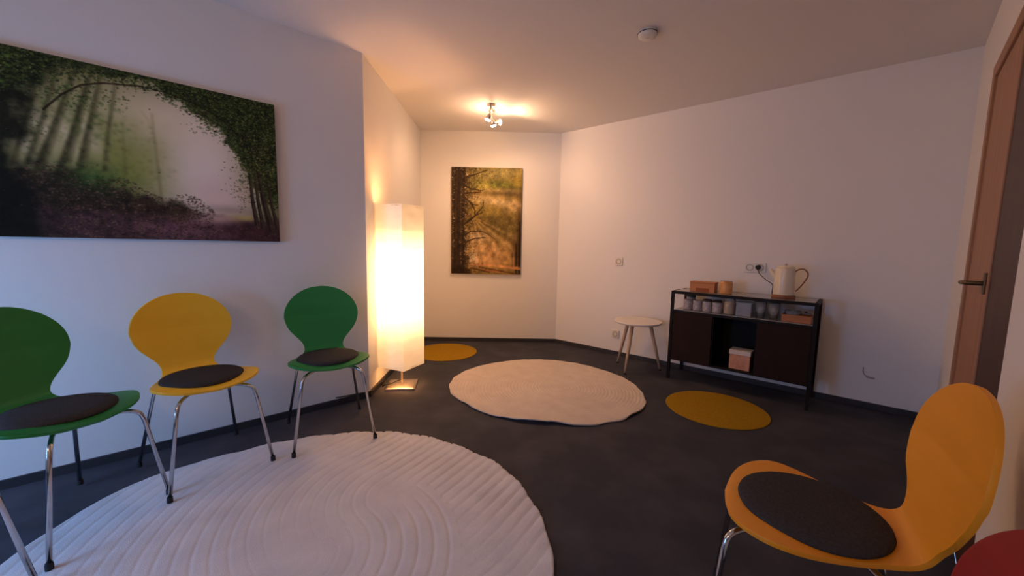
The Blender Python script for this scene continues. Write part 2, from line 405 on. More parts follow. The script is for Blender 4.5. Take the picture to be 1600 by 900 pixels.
# slightly domed square plate
n = 10; hs = .112; g = {}
for i in range(n+1):
    for j in range(n+1):
        x = -hs+2*hs*i/n; y = -hs+2*hs*j/n
        g[i, j] = bm.verts.new((x, y, .012+.014*(1-(x/hs)**2)*(1-(y/hs)**2)))
for i in range(n):
    for j in range(n): bm.faces.new((g[i, j], g[i+1, j], g[i+1, j+1], g[i, j+1]))
rim = [g[i, 0] for i in range(n)]+[g[n, j] for j in range(n)]+[g[i, n] for i in range(n, 0, -1)]+[g[0, j] for j in range(n, 0, -1)]
low = [bm.verts.new((v.co.x, v.co.y, .001)) for v in rim]
for k in range(len(rim)): j = (k+1) % len(rim); bm.faces.new((rim[k], low[k], low[j], rim[j]))
bm.faces.new(low)
b = obj('base_plate', bm, M_SILVER, lamp, smooth=True); b.rotation_euler = (0, 0, math.radians(7))
for pl_ in b.data.polygons: pl_.use_smooth = abs(pl_.normal.z) > .5
obj('pole', tube([(0, 0, .024), (0, 0, 1.36)], .008, 12), M_SILVER, lamp, smooth=True)
SH = .122; Z0, Z1 = .165, 1.385
def paper_mat():
    m = bpy.data.materials.new('glowing_paper'); m.use_nodes = True; nt = m.node_tree; p = nt.nodes['Principled BSDF']
    p.inputs['Base Color'].default_value = (*srgb(240, 228, 205), 1); p.inputs['Roughness'].default_value = .9
    tc = nt.nodes.new('ShaderNodeTexCoord'); sx = nt.nodes.new('ShaderNodeSeparateXYZ'); nt.links.new(tc.outputs['Object'], sx.inputs[0])
    r = nt.nodes.new('ShaderNodeValToRGB')
    mr_ = nt.nodes.new('ShaderNodeMapRange'); mr_.inputs[1].default_value = Z0; mr_.inputs[2].default_value = Z1
    nt.links.new(sx.outputs[2], mr_.inputs[0]); nt.links.new(mr_.outputs[0], r.inputs[0])
    el = r.color_ramp.elements
    el[0].position = 0; el[0].color = (.11, .11, .11, 1); el[1].position = 1; el[1].color = (.11, .11, .11, 1)
    for pos, v in ((.10, .15), (.18, .24), (.32, .75), (.45, 1), (.65, 1), (.80, .42), (.86, .20), (.92, .14)):
        e = el.new(pos); e.color = (v, v, v, 1)
    n_ = nt.nodes.new('ShaderNodeTexNoise'); n_.inputs['Scale'].default_value = 3; n_.inputs['Detail'].default_value = 8; n_.inputs['Distortion'].default_value = 1.2
    mp = nt.nodes.new('ShaderNodeMapping'); mp.inputs['Scale'].default_value = (1.5, 1.5, 9); nt.links.new(tc.outputs['Object'], mp.inputs[0]); nt.links.new(mp.outputs[0], n_.inputs['Vector'])
    mr2 = nt.nodes.new('ShaderNodeMapRange'); mr2.inputs[3].default_value = .75*PAPER; mr2.inputs[4].default_value = 1.25*PAPER; nt.links.new(n_.outputs['Fac'], mr2.inputs[0])
    mu = nt.nodes.new('ShaderNodeMath'); mu.operation = 'MULTIPLY'; nt.links.new(r.outputs[0], mu.inputs[0]); nt.links.new(mr2.outputs[0], mu.inputs[1])
    p.inputs['Emission Color'].default_value = (1.0, .53, .235, 1); nt.links.new(mu.outputs[0], p.inputs['Emission Strength'])
    bp = nt.nodes.new('ShaderNodeBump'); bp.inputs['Strength'].default_value = .5; bp.inputs['Distance'].default_value = .004
    nt.links.new(n_.outputs['Fac'], bp.inputs['Height']); nt.links.new(bp.outputs[0], p.inputs['Normal'])
    return m
PAPER = 5.6
bm = bmesh.new(); NZ = 48; NS = 12; rings = []
rng = random.Random(4)
for k in range(NZ+1):
    z = Z0+(Z1-Z0)*k/NZ; ring = []
    for s in range(4):
        a0 = -PI/2+s*PI/2; a1 = a0+PI/2; R_ = SH*math.sqrt(2)
        p0 = Vector((R_*math.cos(a0), R_*math.sin(a0), 0)); p1 = Vector((R_*math.cos(a1), R_*math.sin(a1), 0))
        nn = Vector((p1.y-p0.y, p0.x-p1.x, 0)).normalized()
        for i in range(NS):
            f = i/NS; q = p0.lerp(p1, f); wob = 0 if i == 0 else .0014*math.sin(z*41+s*2+f*7)+rng.uniform(-.0007, .0007)
            ring.append(bm.verts.new((q.x+nn.x*wob, q.y+nn.y*wob, z)))
    rings.append(ring)
for a, b_ in zip(rings, rings[1:]):
    L_ = len(a)
    for i in range(L_): bm.faces.new((a[i], a[(i+1) % L_], b_[(i+1) % L_], b_[i]))
sh = obj('shade', bm, paper_mat(), lamp, label='rectangular crinkled paper shade glowing from inside')
sh.rotation_euler = (0, 0, math.radians(20))
R_ = SH*math.sqrt(2)-.003
for z in (Z0+.01, Z1-.01):
    bm = bmesh.new()
    for s in range(4):
        a0 = -PI/2+s*PI/2; a1 = a0+PI/2
        tube([(R_*math.cos(a0), R_*math.sin(a0), z), (R_*math.cos(a1), R_*math.sin(a1), z)], .002, 6, bm)
    tube([(0, -R_, z), (0, R_, z)], .002, 6, bm); tube([(-R_, 0, z), (R_, 0, z)], .002, 6, bm)
    obj('wire_frame', bm, M_SILVER, lamp).rotation_euler = (0, 0, math.radians(20))
for z in (.55, .95):
    obj('bulb', lathe([(0, z-.05), (.018, z-.045), (.02, z-.02), (.03, z+.01), (.032, z+.03), (.022, z+.055), (0, z+.065)], 16), emit('bulb_glow', (1, .72, .45), 12), lamp, smooth=True)
lb = light('lamp_bulb_light', 'POINT', (0, 0.045, 1.03), 15, (1, .52, .26), .035); lb.parent = lamp
bm = tube(smooth_path([(.0, .015, .045), (-.03, .02, .036), (-.07, -.03, .028), (-.115, -.045, .020), (-.140, -.035, .006), (-.146, .02, .008), (-.148, .04, .02), (-.149, -.02, .035), (-.150, -.10, .045), (-.150, -.20, .050), (-.143, -.252, .050), (-.218, -.315, .052), (-.328, -.417, .06)], 6), .0042, 8)
obj('cord', bm, M_WIRE, lamp, smooth=True)

# ------------------------------------------------------------------ ceiling spot rail
sp = thing('ceiling_spotlight', 'silver ceiling spotlight with three lit lamp heads above the cream rug', 'ceiling lamp', (-.215, 3.66, CEIL))
obj('ceiling_plate', box(-.035, .035, -.07, .07, -.025, 0), M_SILVER, sp, bevel=.004)
obj('rail', tube([(0, -.20, -.045), (0, .20, -.045)], .008, 10), M_SILVER, sp, smooth=True)
obj('stem', tube([(0, 0, -.045), (0, 0, -.02)], .008, 8), M_SILVER, sp)
M_BULB = emit('spot_glow', (1, .80, .55), 60)
for i, (hy, d) in enumerate(((-.13, (-.35, .25, -1)), (.03, (.25, .35, -1)), (.17, (1.0, -.25, -.12)))):
    d = Vector(d).normalized(); h0 = Vector((0, hy, -.055)); h1 = h0+d*.02+Vector((0, 0, -.025))
    hd = obj('spot_head', tube([h0, h1, h1+d*.012, h1+d*.05], [.006, .006, .016, .026], 16), M_SILVER, sp, smooth=True)
    obj('bulb', tube([h1+d*.045, h1+d*.056, h1+d*.066], [.021, .026, .016], 16), M_BULB, hd, smooth=True)
    e = h1+d*.085
    l = light('spot_light', 'SPOT', sp.location+e, 15 if i < 2 else 12, (1, .56, .30), .03, sp.location+e+d, spot=2.6 if i < 2 else 2.2)
light('spot_spill', 'POINT', (-.215, 3.70, CEIL-.13), 9.0, (1, .56, .31), .05)

# smoke detector
sd = thing('smoke_detector', 'round white smoke detector on the ceiling', 'smoke detector', (.755, 2.40, CEIL))
obj('housing', lathe([(0, 0), (.055, 0), (.055, -.012), (.050, -.026), (.030, -.034), (0, -.035)], 32), M_PLASTIC, sd, smooth=True)
obj('vent_ring', lathe([(.0525, -.010), (.0565, -.010), (.0565, -.014), (.0525, -.014)], 32, cap=False), M_BLACK, sd)
obj('test_button', lathe([(0, -.033), (.008, -.034), (.008, -.038), (0, -.039)], 16), M_PLASTIC, sd)

# ------------------------------------------------------------------ pictures painted in numpy, stored as colours of a fine mesh
class Paint:
    def __init__(s, W, H, aspect, seed):
        s.W, s.H = W, H; s.a = np.zeros((H, W, 3)); s.r = np.random.default_rng(seed)
        s.U, s.V = np.meshgrid((np.arange(W)+.5)/W, (np.arange(H)+.5)/H); s.asp = aspect
    def noise(s, n, seed=0):
        r = np.random.default_rng(seed); g = r.random((n+2, int(n*s.asp)+3))
        x = s.U*(g.shape[1]-2); y = s.V*(g.shape[0]-2); xi = x.astype(int); yi = y.astype(int); fx = x-xi; fy = y-yi
        fx = fx*fx*(3-2*fx); fy = fy*fy*(3-2*fy)
        return (g[yi, xi]*(1-fx)+g[yi, xi+1]*fx)*(1-fy)+(g[yi+1, xi]*(1-fx)+g[yi+1, xi+1]*fx)*fy
    def fbm(s, n, o=4, seed=0): return sum(s.noise(n*2**i, seed+i)/2**(i+1) for i in range(o))/(1-1/2**o)
    def mix(s, mask, c):
        mask = np.clip(mask, 0, 1)[..., None]; s.a = s.a*(1-mask)+np.array(c)/255*mask
    def blob(s, cx, cy, rx, ry, c, al=1, p=1, nz=0, seed=0, rot=0):
        dx = (s.U-cx)*s.asp; dy = s.V-cy; ca, sa = math.cos(rot), math.sin(rot)
        d = ((dx*ca+dy*sa)/(rx*s.asp))**2+((-dx*sa+dy*ca)/ry)**2
        if nz: d = d*(1+nz*(s.fbm(9, 4, seed)-.5)*2)
        s.mix(al*np.exp(-d**p), c)
    def stroke(s, pts, w, c, al=1):
        d = np.full((s.H, s.W), 9.)
        for (a, b) in zip(range(len(pts)-1), range(1, len(pts))):
            ax, ay = pts[a][0]*s.asp, pts[a][1]; bx_, by_ = pts[b][0]*s.asp, pts[b][1]
            px, py = s.U*s.asp-ax, s.V-ay; vx, vy = bx_-ax, by_-ay
            t = np.clip((px*vx+py*vy)/(vx*vx+vy*vy+1e-9), 0, 1)
            ww = w[a]*(1-t)+w[b]*t
            d = np.minimum(d, np.hypot(px-t*vx, py-t*vy)/ww)
        s.mix(al*np.clip((1.15-d)/.3, 0, 1), c)
    def blur(s, r):
        for _ in range(2):
            for ax in (0, 1):
                a = s.a.copy()
                for k in range(1, r+1): a += np.roll(s.a, k, ax)+np.roll(s.a, -k, ax)
                b = a/(2*r+1)
                if ax == 0: b[:r] = s.a[:r]; b[-r:] = s.a[-r:]
                else: b[:, :r] = s.a[:, :r]; b[:, -r:] = s.a[:, -r:]
                s.a = b
    def dabs(s, n, f, cols, r0, r1, al=.85):
        k = 0; cols = np.array(cols)/255
        for _ in range(n*6):
            if k >= n: break
            u, v = s.r.random(2)
            if s.r.random() > f(u, v): continue
            k += 1; x = int(u*s.W); y = int(v*s.H); r = s.r.uniform(r0, r1); R = int(r)+1
            x0, x1, y0, y1 = max(0, x-R), min(s.W, x+R+1), max(0, y-R), min(s.H, y+R+1)
            if x1 <= x0 or y1 <= y0: continue
            yy, xx = np.mgrid[y0:y1, x0:x1]
            e = s.r.uniform(.5, 1); m = np.clip(1.2-np.hypot(xx-x, (yy-y)/e)/r, 0, 1)[..., None]*al
            c = cols[s.r.integers(len(cols))]*s.r.uniform(.7, 1.25)
            s.a[y0:y1, x0:x1] = s.a[y0:y1, x0:x1]*(1-m)+c*m
    def to_mesh(s, name, w, h, m, parent):
        me = bpy.data.meshes.new(name); W, H = s.W, s.H
        X, Y = np.meshgrid(np.linspace(0, w, W), np.linspace(0, h, H))
        V = np.zeros((W*H, 3)); V[:, 0] = X.ravel(); V[:, 2] = Y.ravel()
        i = np.arange((H-1)*(W-1)); r, c = i//(W-1), i % (W-1); q = r*W+c
        Fq = np.stack([q, q+1, q+W+1, q+W], 1)
        me.vertices.add(W*H); me.vertices.foreach_set('co', V.ravel())
        me.loops.add(Fq.size); me.loops.foreach_set('vertex_index', Fq.ravel().astype(np.int32))
        me.polygons.add(len(Fq)); me.polygons.foreach_set('loop_start', np.arange(len(Fq), dtype=np.int32)*4)
        me.update(calc_edges=True)
        ca = me.color_attributes.new('print', 'FLOAT_COLOR', 'POINT')
        a = np.clip(s.a, 0, 1); a = np.where(a <= .04045, a/12.92, ((a+.055)/1.055)**2.4)
        ca.data.foreach_set('color', np.concatenate([a, np.ones((H, W, 1))], 2).ravel().astype(np.float32))
        me.materials.append(m); o = bpy.data.objects.new(name, me); COL.objects.link(o); o.parent = parent; return o
def print_mat():
    m = bpy.data.materials.new('canvas_print'); m.use_nodes = True; nt = m.node_tree; p = nt.nodes['Principled BSDF']
    at = nt.nodes.new('ShaderNodeAttribute'); at.attribute_name = 'print'; nt.links.new(at.outputs['Color'], p.inputs['Base Color'])
    p.inputs['Roughness'].default_value = .7; p.inputs['Specular IOR Level'].default_value = .15; return m
M_PRINT = print_mat(); M_EDGE = mat('dark_canvas_edge', srgb(38, 32, 26), .8, noise=(30, srgb(50, 42, 34), .4, .7))

def picture_left():
    P = Paint(560, 370, 1.18/.78, 3)
    P.a[:] = np.array((112, 110, 66))/255
    P.blob(.60, .58, .34, .45, (176, 164, 112), 1)
    P.blob(.70, .50, .17, .40, (255, 238, 222), .98, 1.3)
    P.blob(.60, .70, .22, .20, (252, 230, 206), .9)
    P.blob(.76, .28, .15, .16, (240, 212, 196), .95)
    P.blob(.52, .74, .14, .16, (238, 220, 176), .7)
    P.blob(.33, .60, .17, .22, (186, 182, 124), .75)
    P.blob(.46, .44, .13, .24, (140, 146, 66), .8, nz=.5, seed=5)
    for x, y in ((.255, .60), (.315, .56), (.205, .52), (.37, .60)):
        P.blob(x, y, .022, .13, (236, 216, 176), .75, rot=.28)
    # soft far trunks, leaning right
    for a, b, w in (((.205, .36), (.285, .86), .012), ((.232, .36), (.325, .86), .019), ((.285, .34), (.362, .84), .021), ((.335, .36), (.385, .82), .017), ((.18, .40), (.235, .80), .009), ((.405, .4), (.425, .8), .008)):
        m_ = ((a[0]+b[0])/2+.006, (a[1]+b[1])/2)
        b = (b[0]+.03, b[1]+.12)
        P.stroke([a, m_, b], [w*1.3, w*.85, w*.5], (92, 86, 50), .6)
        P.stroke([(a[0]-.005, a[1]), (m_[0]-.005, m_[1]), (b[0]-.004, b[1])], [w*.7, w*.45, w*.2], (52, 50, 30), .6)
        P.dabs(220, lambda u, v: math.exp(-((u-a[0]-(b[0]-a[0])*(v-a[1])/(b[1]-a[1]))/.018)**2)*(.25 < v < .95), [(70, 80, 38), (110, 116, 62), (48, 54, 28)], 1.5, 4, .5)
    P.stroke([(.46, .25), (.462, .50), (.465, .72)], [.005, .004, .002], (110, 108, 62), .5)
    P.stroke([(.565, .18), (.560, .45), (.553, .78)], [.009, .005, .003], (134, 118, 84), .55)
    P.stroke([(.553, .66), (.54, .74), (.52, .79)], [.002, .002, .001], (150, 134, 98), .5)
    P.dabs(1800, lambda u, v: math.exp(-((u-.375)/.07)**2-((v-.66)/.08)**2), [(64, 92, 34), (84, 112, 42), (50, 78, 30), (112, 132, 60)], 1.5, 4, .55)
    P.dabs(1600, lambda u, v: math.exp(-((u-.48)/.07)**2-((v-.42)/.17)**2)*.8, [(134, 142, 60), (118, 126, 54), (156, 154, 82), (100, 112, 44)], 1.5, 4, .4)
    P.dabs(700, lambda u, v: math.exp(-((u-.29)/.08)**2-((v-.78)/.05)**2), [(96, 120, 56), (70, 96, 44)], 1.5, 4, .5)
    P.dabs(500, lambda u, v: math.exp(-((u-.60)/.03)**2-((v-.44)/.03)**2)+.7*math.exp(-((u-.52)/.04)**2-((v-.66)/.05)**2), [(150, 138, 98), (130, 120, 80)], 1.2, 3, .3)
    P.blur(2)
    P.dabs(1700, lambda u, v: math.exp(-((u-.31)/.12)**2-((v-.80)/.075)**2)+.7*math.exp(-((u-.22)/.04)**2-((v-.62)/.12)**2), [(60, 84, 36), (96, 116, 54), (42, 56, 26), (124, 140, 76)], 1.2, 3.2, .6)
    # undergrowth
    n = P.fbm(8, 5, 11); n2 = P.fbm(24, 4, 12)
    edge = .40-.42*np.clip(P.U-.25, 0, 1)+.10*(n-.5)+.05*(n2-.5)
    P.mix(np.clip((edge-P.V)/.04, 0, 1)*np.clip((.80-P.U)/.1, 0, 1), (50, 40, 30))
    P.mix(np.clip((.19-P.V+.06*(n-.5))/.05, 0, 1), (74, 50, 50))
    P.blob(.64, .07, .16, .07, (132, 88, 98), .75, nz=.6, seed=8); P.blob(.75, .15, .09, .035, (214, 176, 164), .85)
    P.blob(.86, .165, .06, .020, (206, 182, 104), .85); P.blob(.88, .07, .11, .05, (70, 42, 42), .85)
    P.blob(.50, .21, .06, .05, (56, 42, 28), .9, nz=.7); P.blob(.61, .18, .05, .06, (70, 54, 36), .8, nz=.7, seed=4)
    P.blob(.80, .215, .10, .03, (160, 138, 124), .6); P.blob(.37, .34, .09, .07, (48, 76, 32), .85, nz=.8, seed=9)
    P.dabs(5200, lambda u, v: 1.0 if v < .39-.34*max(0, u-.3)+.03*math.sin(u*31) and u < .74 else 0, [(58, 46, 30), (84, 56, 48), (36, 30, 20), (110, 74, 72), (54, 60, 28), (124, 96, 72)], 1, 3, .6)
    P.dabs(700, lambda u, v: 1.0 if v < .12 and u > .5 else 0, [(120, 76, 84), (150, 104, 108), (90, 56, 60)], 1, 2.6, .5)
    P.dabs(800, lambda u, v: math.exp(-((u-.36)/.08)**2-((v-.38)/.05)**2), [(54, 84, 34), (74, 104, 44), (40, 60, 26)], 1, 3, .6)
    # dark mass at left
    P.mix(np.clip((.235+.16*(P.fbm(7, 4, 21)-.5)-P.U+.35*np.clip(P.V-.72, 0, 1))/.05, 0, 1)*.92, (22, 24, 15))
    P.mix(np.clip((.32-P.U)/.2, 0, 1)*np.clip((.44-P.V)/.2, 0, 1)*.8, (18, 17, 12))
    # canopy: clumped dark underlayer, then leaves
    def top(u): return np.interp(u, [0, .12, .2, .28, .36, .46, .56, .64, .70, .76, .80, .84, .88, .92, 1], [.70, .72, .80, .87, .90, .91, .90, .85, .80, .72, .66, .56, .42, .36, .22])
    cl = P.fbm(14, 5, 31)
    P.mix(np.clip((P.V-top(P.U)-.02+.20*(cl-.5))/.03, 0, 1)*.86, (44, 56, 26))
    P.mix(np.clip((P.V-top(P.U)-.07+.16*(P.fbm(18, 4, 37)-.5))/.05, 0, 1)*.7, (26, 32, 18))
    P.dabs(7500, lambda u, v: min(1, max(0, (v-float(top(u))+.02)/.06)), [(34, 46, 22), (56, 74, 30), (78, 104, 42), (26, 30, 18), (104, 124, 52), (60, 72, 34), (92, 92, 50)], 1.0, 3.2, .8)
    P.dabs(900, lambda u, v: math.exp(-((u-.28)/.13)**2-((v-.84)/.06)**2), [(30, 42, 22), (48, 70, 30), (76, 100, 48)], 1.2, 3, .75)
    P.dabs(3800, lambda u, v: math.exp(-((u-.95)/.085)**2-((v-.52)/.22)**2), [(46, 50, 26), (74, 80, 36), (112, 112, 56), (34, 32, 20), (140, 128, 72)], 1.0, 3.0, .8)
    P.dabs(1500, lambda u, v: math.exp(-((u-.85)/.045)**2-((v-.36)/.07)**2), [(110, 94, 62), (80, 70, 44), (146, 124, 92)], 1.0, 2.6, .65)
    P.dabs(1600, lambda u, v: math.exp(-((u-.75)/.06)**2-((v-.75)/.055)**2)*.8, [(86, 98, 42), (124, 132, 66), (60, 72, 32)], 1.0, 2.6, .7)
    for a, b, w in (((.905, .12), (.885, .46), .011), ((.930, .10), (.905, .48), .010), ((.965, .08), (.918, .50), .018), ((.992, .10), (.955, .45), .010)):
        P.stroke([a, ((a[0]+b[0])/2-.004, (a[1]+b[1])/2), b], [w*1.4, w, w*.6], (70, 56, 42), .92)
        P.stroke([(a[0]-.006, a[1]), ((a[0]+b[0])/2-.009, (a[1]+b[1])/2), (b[0]-.003, b[1])], [w*.5, w*.4, w*.2], (44, 34, 26), .8)
    P.stroke([(.26, .70), (.31, .80), (.36, .87), (.42, .905), (.52, .93), (.60, .925), (.68, .90), (.76, .85), (.82, .78), (.86, .72), (.89, .62)], [.005, .005, .005, .005, .005, .004, .004, .004, .004, .004, .005], (40, 30, 20), .75)
    L_ = P.a.mean(2, keepdims=True); tx = (.70+.60*P.fbm(34, 3, 78))[..., None]; P.a *= tx+(1-tx)*np.clip((L_-.30)/.22, 0, 1)
    P.stroke([(.66, .91), (.72, .84), (.78, .78), (.82, .76)], [.003, .003, .002, .002], (48, 38, 24), .7)
    P.dabs(420, lambda u, v: 1 if v > .35 and (u > .8 or v > .85) else 0, [(214, 204, 184), (164, 174, 120), (190, 180, 150)], .7, 1.6, .6)
    P.dabs(160, lambda u, v: 1 if u < .3 else 0, [(110, 124, 100), (80, 96, 60)], .7, 1.5, .5)
    return P
def picture_back():
    P = Paint(280, 422, .78/1.175, 7)
    P.a[:] = np.array((150, 124, 62))/255
    P.blob(.6, .95, .5, .08, (176, 164, 104), .9); P.blob(.62, .845, .42, .04, (100, 108, 42), .9, nz=.7)
    P.blob(.95, .88, .12, .06, (204, 172, 66), .7); P.blob(.44, .83, .12, .03, (220, 202, 104), .8)
    P.blob(.72, .79, .5, .016, (196, 168, 116), .8); P.blob(.8, .755, .4, .022, (112, 92, 56), .8, nz=.5)
    P.blob(.62, .685, .5, .045, (250, 220, 166), .9, rot=-.12); P.blob(.93, .625, .2, .05, (240, 204, 144), .8)
    P.blob(.5, .60, .22, .05, (204, 180, 80), .8, nz=.6)
    P.blob(.74, .46, .4, .13, (110, 94, 50), .85, nz=.6, seed=3, rot=-.5)
    P.blob(.38, .34, .16, .07, (252, 222, 190), .85); P.blob(.55, .26, .35, .07, (222, 176, 118), .85)
    P.blob(.5, .15, .5, .10, (228, 174, 114), .9); P.blob(.32, .16, .08, .06, (255, 240, 206), .7)
    for k in range(9):     # sun rays
        x1 = .34+.085*k
        P.stroke([(.28+.012*k, .52), (x1, .50-.40*(1-.07*k))], [.004, .022], (252, 216, 160) if k % 2 == 0 else (112, 84, 44), .25)
    P.dabs(1500, lambda u, v: .6 if .25 < v < .6 and u > .35 else 0, [(134, 110, 54), (100, 82, 40), (178, 150, 78), (150, 128, 62)], 1.2, 3.2, .4)
    P.dabs(1200, lambda u, v: .9 if v > .78 and u > .3 else 0, [(130, 124, 58), (178, 166, 80), (94, 88, 40)], 1.2, 3, .45)
    P.dabs(400, lambda u, v: .9 if .60 < v < .72 and u > .3 else 0, [(220, 184, 124), (160, 130, 74)], 1.2, 3, .4)
    P.blob(.98, .30, .05, .35, (62, 44, 26), .9, nz=.4); P.blob(.91, .20, .05, .14, (98, 70, 42), .8)
    P.stroke([(.935, .02), (.93, .30)], [.008, .005], (50, 34, 22), .85); P.stroke([(.985, .02), (.975, .5)], [.012, .007], (46, 30, 20), .85)
    P.stroke([(.90, .07), (.90, .22)], [.005, .004], (200, 156, 110), .7)
    P.stroke([(.30, .095), (.6, .085), (1.0, .06)], [.012, .010, .014], (238, 170, 110), .85); P.stroke([(.35, .045), (.7, .03)], [.007, .010], (214, 142, 86), .85)
    P.stroke([(.28, .06), (.55, .02)], [.006, .006], (78, 46, 26), .8); P.stroke([(.4, .07), (.9, .012)], [.004, .008], (84, 50, 30), .7)
    c1 = P.fbm(9, 5, 5)
    P.mix(np.clip((.21+.30*(c1-.5)-P.U)/.05, 0, 1)*.82, (56, 42, 28))
    P.mix(np.clip((.30-P.U)/.03, 0, 1)*np.clip((.055-P.V)/.01, 0, 1), (66, 42, 26))
    P.dabs(900, lambda u, v: 1 if u < .27 and v > .07 else 0, [(226, 190, 146), (176, 142, 96), (120, 94, 60), (210, 196, 150)], .8, 2.8, .6)
    P.dabs(3400, lambda u, v: math.exp(-((u-.17)/.17)**2)*(1 if v > .7 else .45), [(56, 42, 28), (84, 66, 38), (42, 32, 22), (110, 90, 48)], 1.0, 3.2, .75)
    P.dabs(900, lambda u, v: math.exp(-((u-.48)/.2)**2-((v-.95)/.06)**2), [(74, 60, 32), (104, 86, 46), (54, 44, 26)], 1.0, 2.4, .75)
    for x, w_ in ((.10, .020), (.165, .013), (.045, .010)):
        P.stroke([(x, 0), (x+.008, .3), (x-.004, .6), (x+.02, 1)], [w_*1.3, w_, w_*.9, w_*.8], (46, 32, 24), .72)
    br = [[(.16, .74), (.24, .69), (.32, .655), (.38, .65)], [(.16, .46), (.30, .53), (.40, .60), (.45, .64), (.46, .70)], [(.24, .50), (.36, .56), (.44, .585)],
          [(.16, .36), (.28, .405), (.42, .41), (.52, .385), (.64, .33)], [(.16, .84), (.28, .80), (.44, .785)], [(.18, .76), (.30, .765), (.42, .775)], [(.2, .30), (.33, .34), (.48, .35)],
          [(.18, .90), (.32, .93), (.5, .975)], [(.28, .67), (.34, .60), (.33, .54)]]
    P.blur(1)
    P.dabs(150, lambda u, v: 1 if (u < .05 or .12 < u < .25) and v > .1 else 0, [(226, 196, 156), (190, 156, 112)], 1.4, 4.2, .7)
    P.dabs(900, lambda u, v: 1 if u < .27 and v > .06 else 0, [(60, 46, 30), (44, 34, 24), (84, 70, 38)], 1.2, 3.4, .6)
    for b in br: P.stroke(b, [.010, .006, .0045, .003, .002][:len(b)], (62, 46, 24), .85)
    P.dabs(2200, lambda u, v: .8 if u > .25 and v > .3 else 0, [(70, 56, 28), (104, 88, 42), (150, 124, 60)], .8, 2.0, .35)
    P.a *= (.62+.52*P.fbm(26, 3, 77))[..., None]
    return P
def picture(name, label, P, w, h, M_):
    t = thing(name, label, 'picture'); t.matrix_world = M_
    obj('canvas_body', box(0, w, 0, .022, 0, h), M_EDGE, t)
    # faces the room: local +y
    me = P.to_mesh('canvas_print', w, h, M_PRINT, t); me.location = (0, .0225, 0)
    return t
# the printed mesh's u must run left to right for a viewer in the room
def wall_frame_viewer(a, b, s, z):
    """origin at distance s from a on the wall a->b (a at the viewer's LEFT), y into the room"""
    m, L = frame(a, b, MID); return m @ Matrix.Translation((s, .003, z))
Lw = (B_COR-A_REAR).length
picture('wall_picture', 'wide forest picture with a misty clearing on the left wall', picture_left(), 1.18, .78, wall_frame_viewer(A_REAR, B_COR, Lw-1.71, 1.10))
picture('wall_picture', 'tall picture of sunbeams on a forest track hanging on the back wall', picture_back(), .78, 1.175, wall_frame_viewer(ALC, DD, .345, .78))

# ------------------------------------------------------------------ right wall things (local frame: x along the wall, y into the room)
def wthing(name, label, cat, x, y, z, group=None, fr=None):
    t = thing(name, label, cat, group=group); t.matrix_world = (fr or SBF) @ Matrix.Translation((x, y, z)); return t
M_INS = mat('beige_plastic', srgb(176, 158, 132), .5, noise=(20, srgb(168, 150, 124), .4, .7))  # insert is a darker, yellower beige than the cover frame
def socket(x, z, n, label):
    t = wthing('wall_socket', label, 'socket', x-.02-.02*(1-x/2), 0, z, 'wall sockets', wr)
    obj('cover_frame', box(-.04-.036*(n-1), .04+.036*(n-1), 0, .009, -.04, .04), M_PLASTIC, t, bevel=.003)
    for k in range(n):
        cx = (k-(n-1)/2)*.071
        bm = bmesh.new(); R0, R1 = .027, .021
        pr_ = [(R0, .009), (R0, .012), (R1, .012), (R1-.001, .004), (0, .004)]
        lathe(pr_, 28, bm, cap=False)
        for v in bm.verts: v.co = Vector((v.co.x+cx, v.co.z, v.co.y))
        ins = obj('socket_insert', bm, M_INS, t)
        for s in (-1, 1):
            bm = bmesh.new(); lathe([(0, .0042), (.0028, .0042), (.0028, .0048), (0, .0048)], 10, bm)
            for v in bm.verts: v.co = Vector((v.co.x+cx+s*.0095, v.co.z, v.co.y))
            obj('pin_hole', bm, M_RUBBER, ins)
    return t
socket(.775, .968, 1, 'single white wall socket above the small round table')
socket(.775, .222, 1, 'white wall socket low on the wall behind the small table')
socket(1.95, .965, 2, 'double white wall socket above the sideboard beside the kettle')

# small table
ST = (1.150, 3.505)
st = thing('side_table', 'small round white table on three pale wooden legs', 'table', (ST[0], ST[1], 0))
obj('table_top', lathe([(0, .430), (.198, .430), (.208, .438), (.210, .445), (.206, .450), (0, .450)], 64), M_TABLE, st)
for i, (fx, fy) in enumerate(((1.004, 3.331), (1.361, 3.459), (1.033, 3.674))):
    f = Vector((fx-ST[0], fy-ST[1], .012)); t_ = Vector((f.x*.50, f.y*.50, .431))
    l = obj('leg', tube([t_, t_.lerp(f, .5), f], [.017, .015, .0095], 14), M_LEGWOOD, st, smooth=True)
    obj('foot_tip', tube([f+Vector((0, 0, -.012)), f+Vector((0, 0, .003))], .0102, 12), M_RUBBER, l)

# sideboard
X0, X1 = 1.435, 2.415; YB, YF = .03, .385; ZT = .755; ZS = .594; ZB = .168
sb = wthing('sideboard', 'low black metal sideboard with glass top and open centre niche', 'sideboard', 0, 0, 0)
r = .011
bm = bmesh.new()
for y in (YB, YF-2*r):
    bx(bm, X0, X1, y, y+2*r, ZT-2*r, ZT)
for x in (X0, X1-2*r):
    bx(bm, x, x+2*r, YB+2*r, YF-2*r, ZT-2*r, ZT)
obj('top_rail_frame', bm, M_BLACK, sb)
for x in (X0, X1-2*r):
    for y in (YB, YF-2*r):
        obj('leg', box(x, x+2*r, y, y+2*r, 0.001, ZT-2*r), M_BLACK, sb)
M_GTOP = glassy('glass_top', (.85, .86, .86), .5, .08, body=(.6, .58, .56))
obj('glass_top', box(X0+2*r, X1-2*r, YB+2*r, YF-2*r, ZT-.006, ZT+.0005), M_GTOP, sb, label='glass top plate')
NX0, NX1 = 1.765, 2.07
bm = bmesh.new()
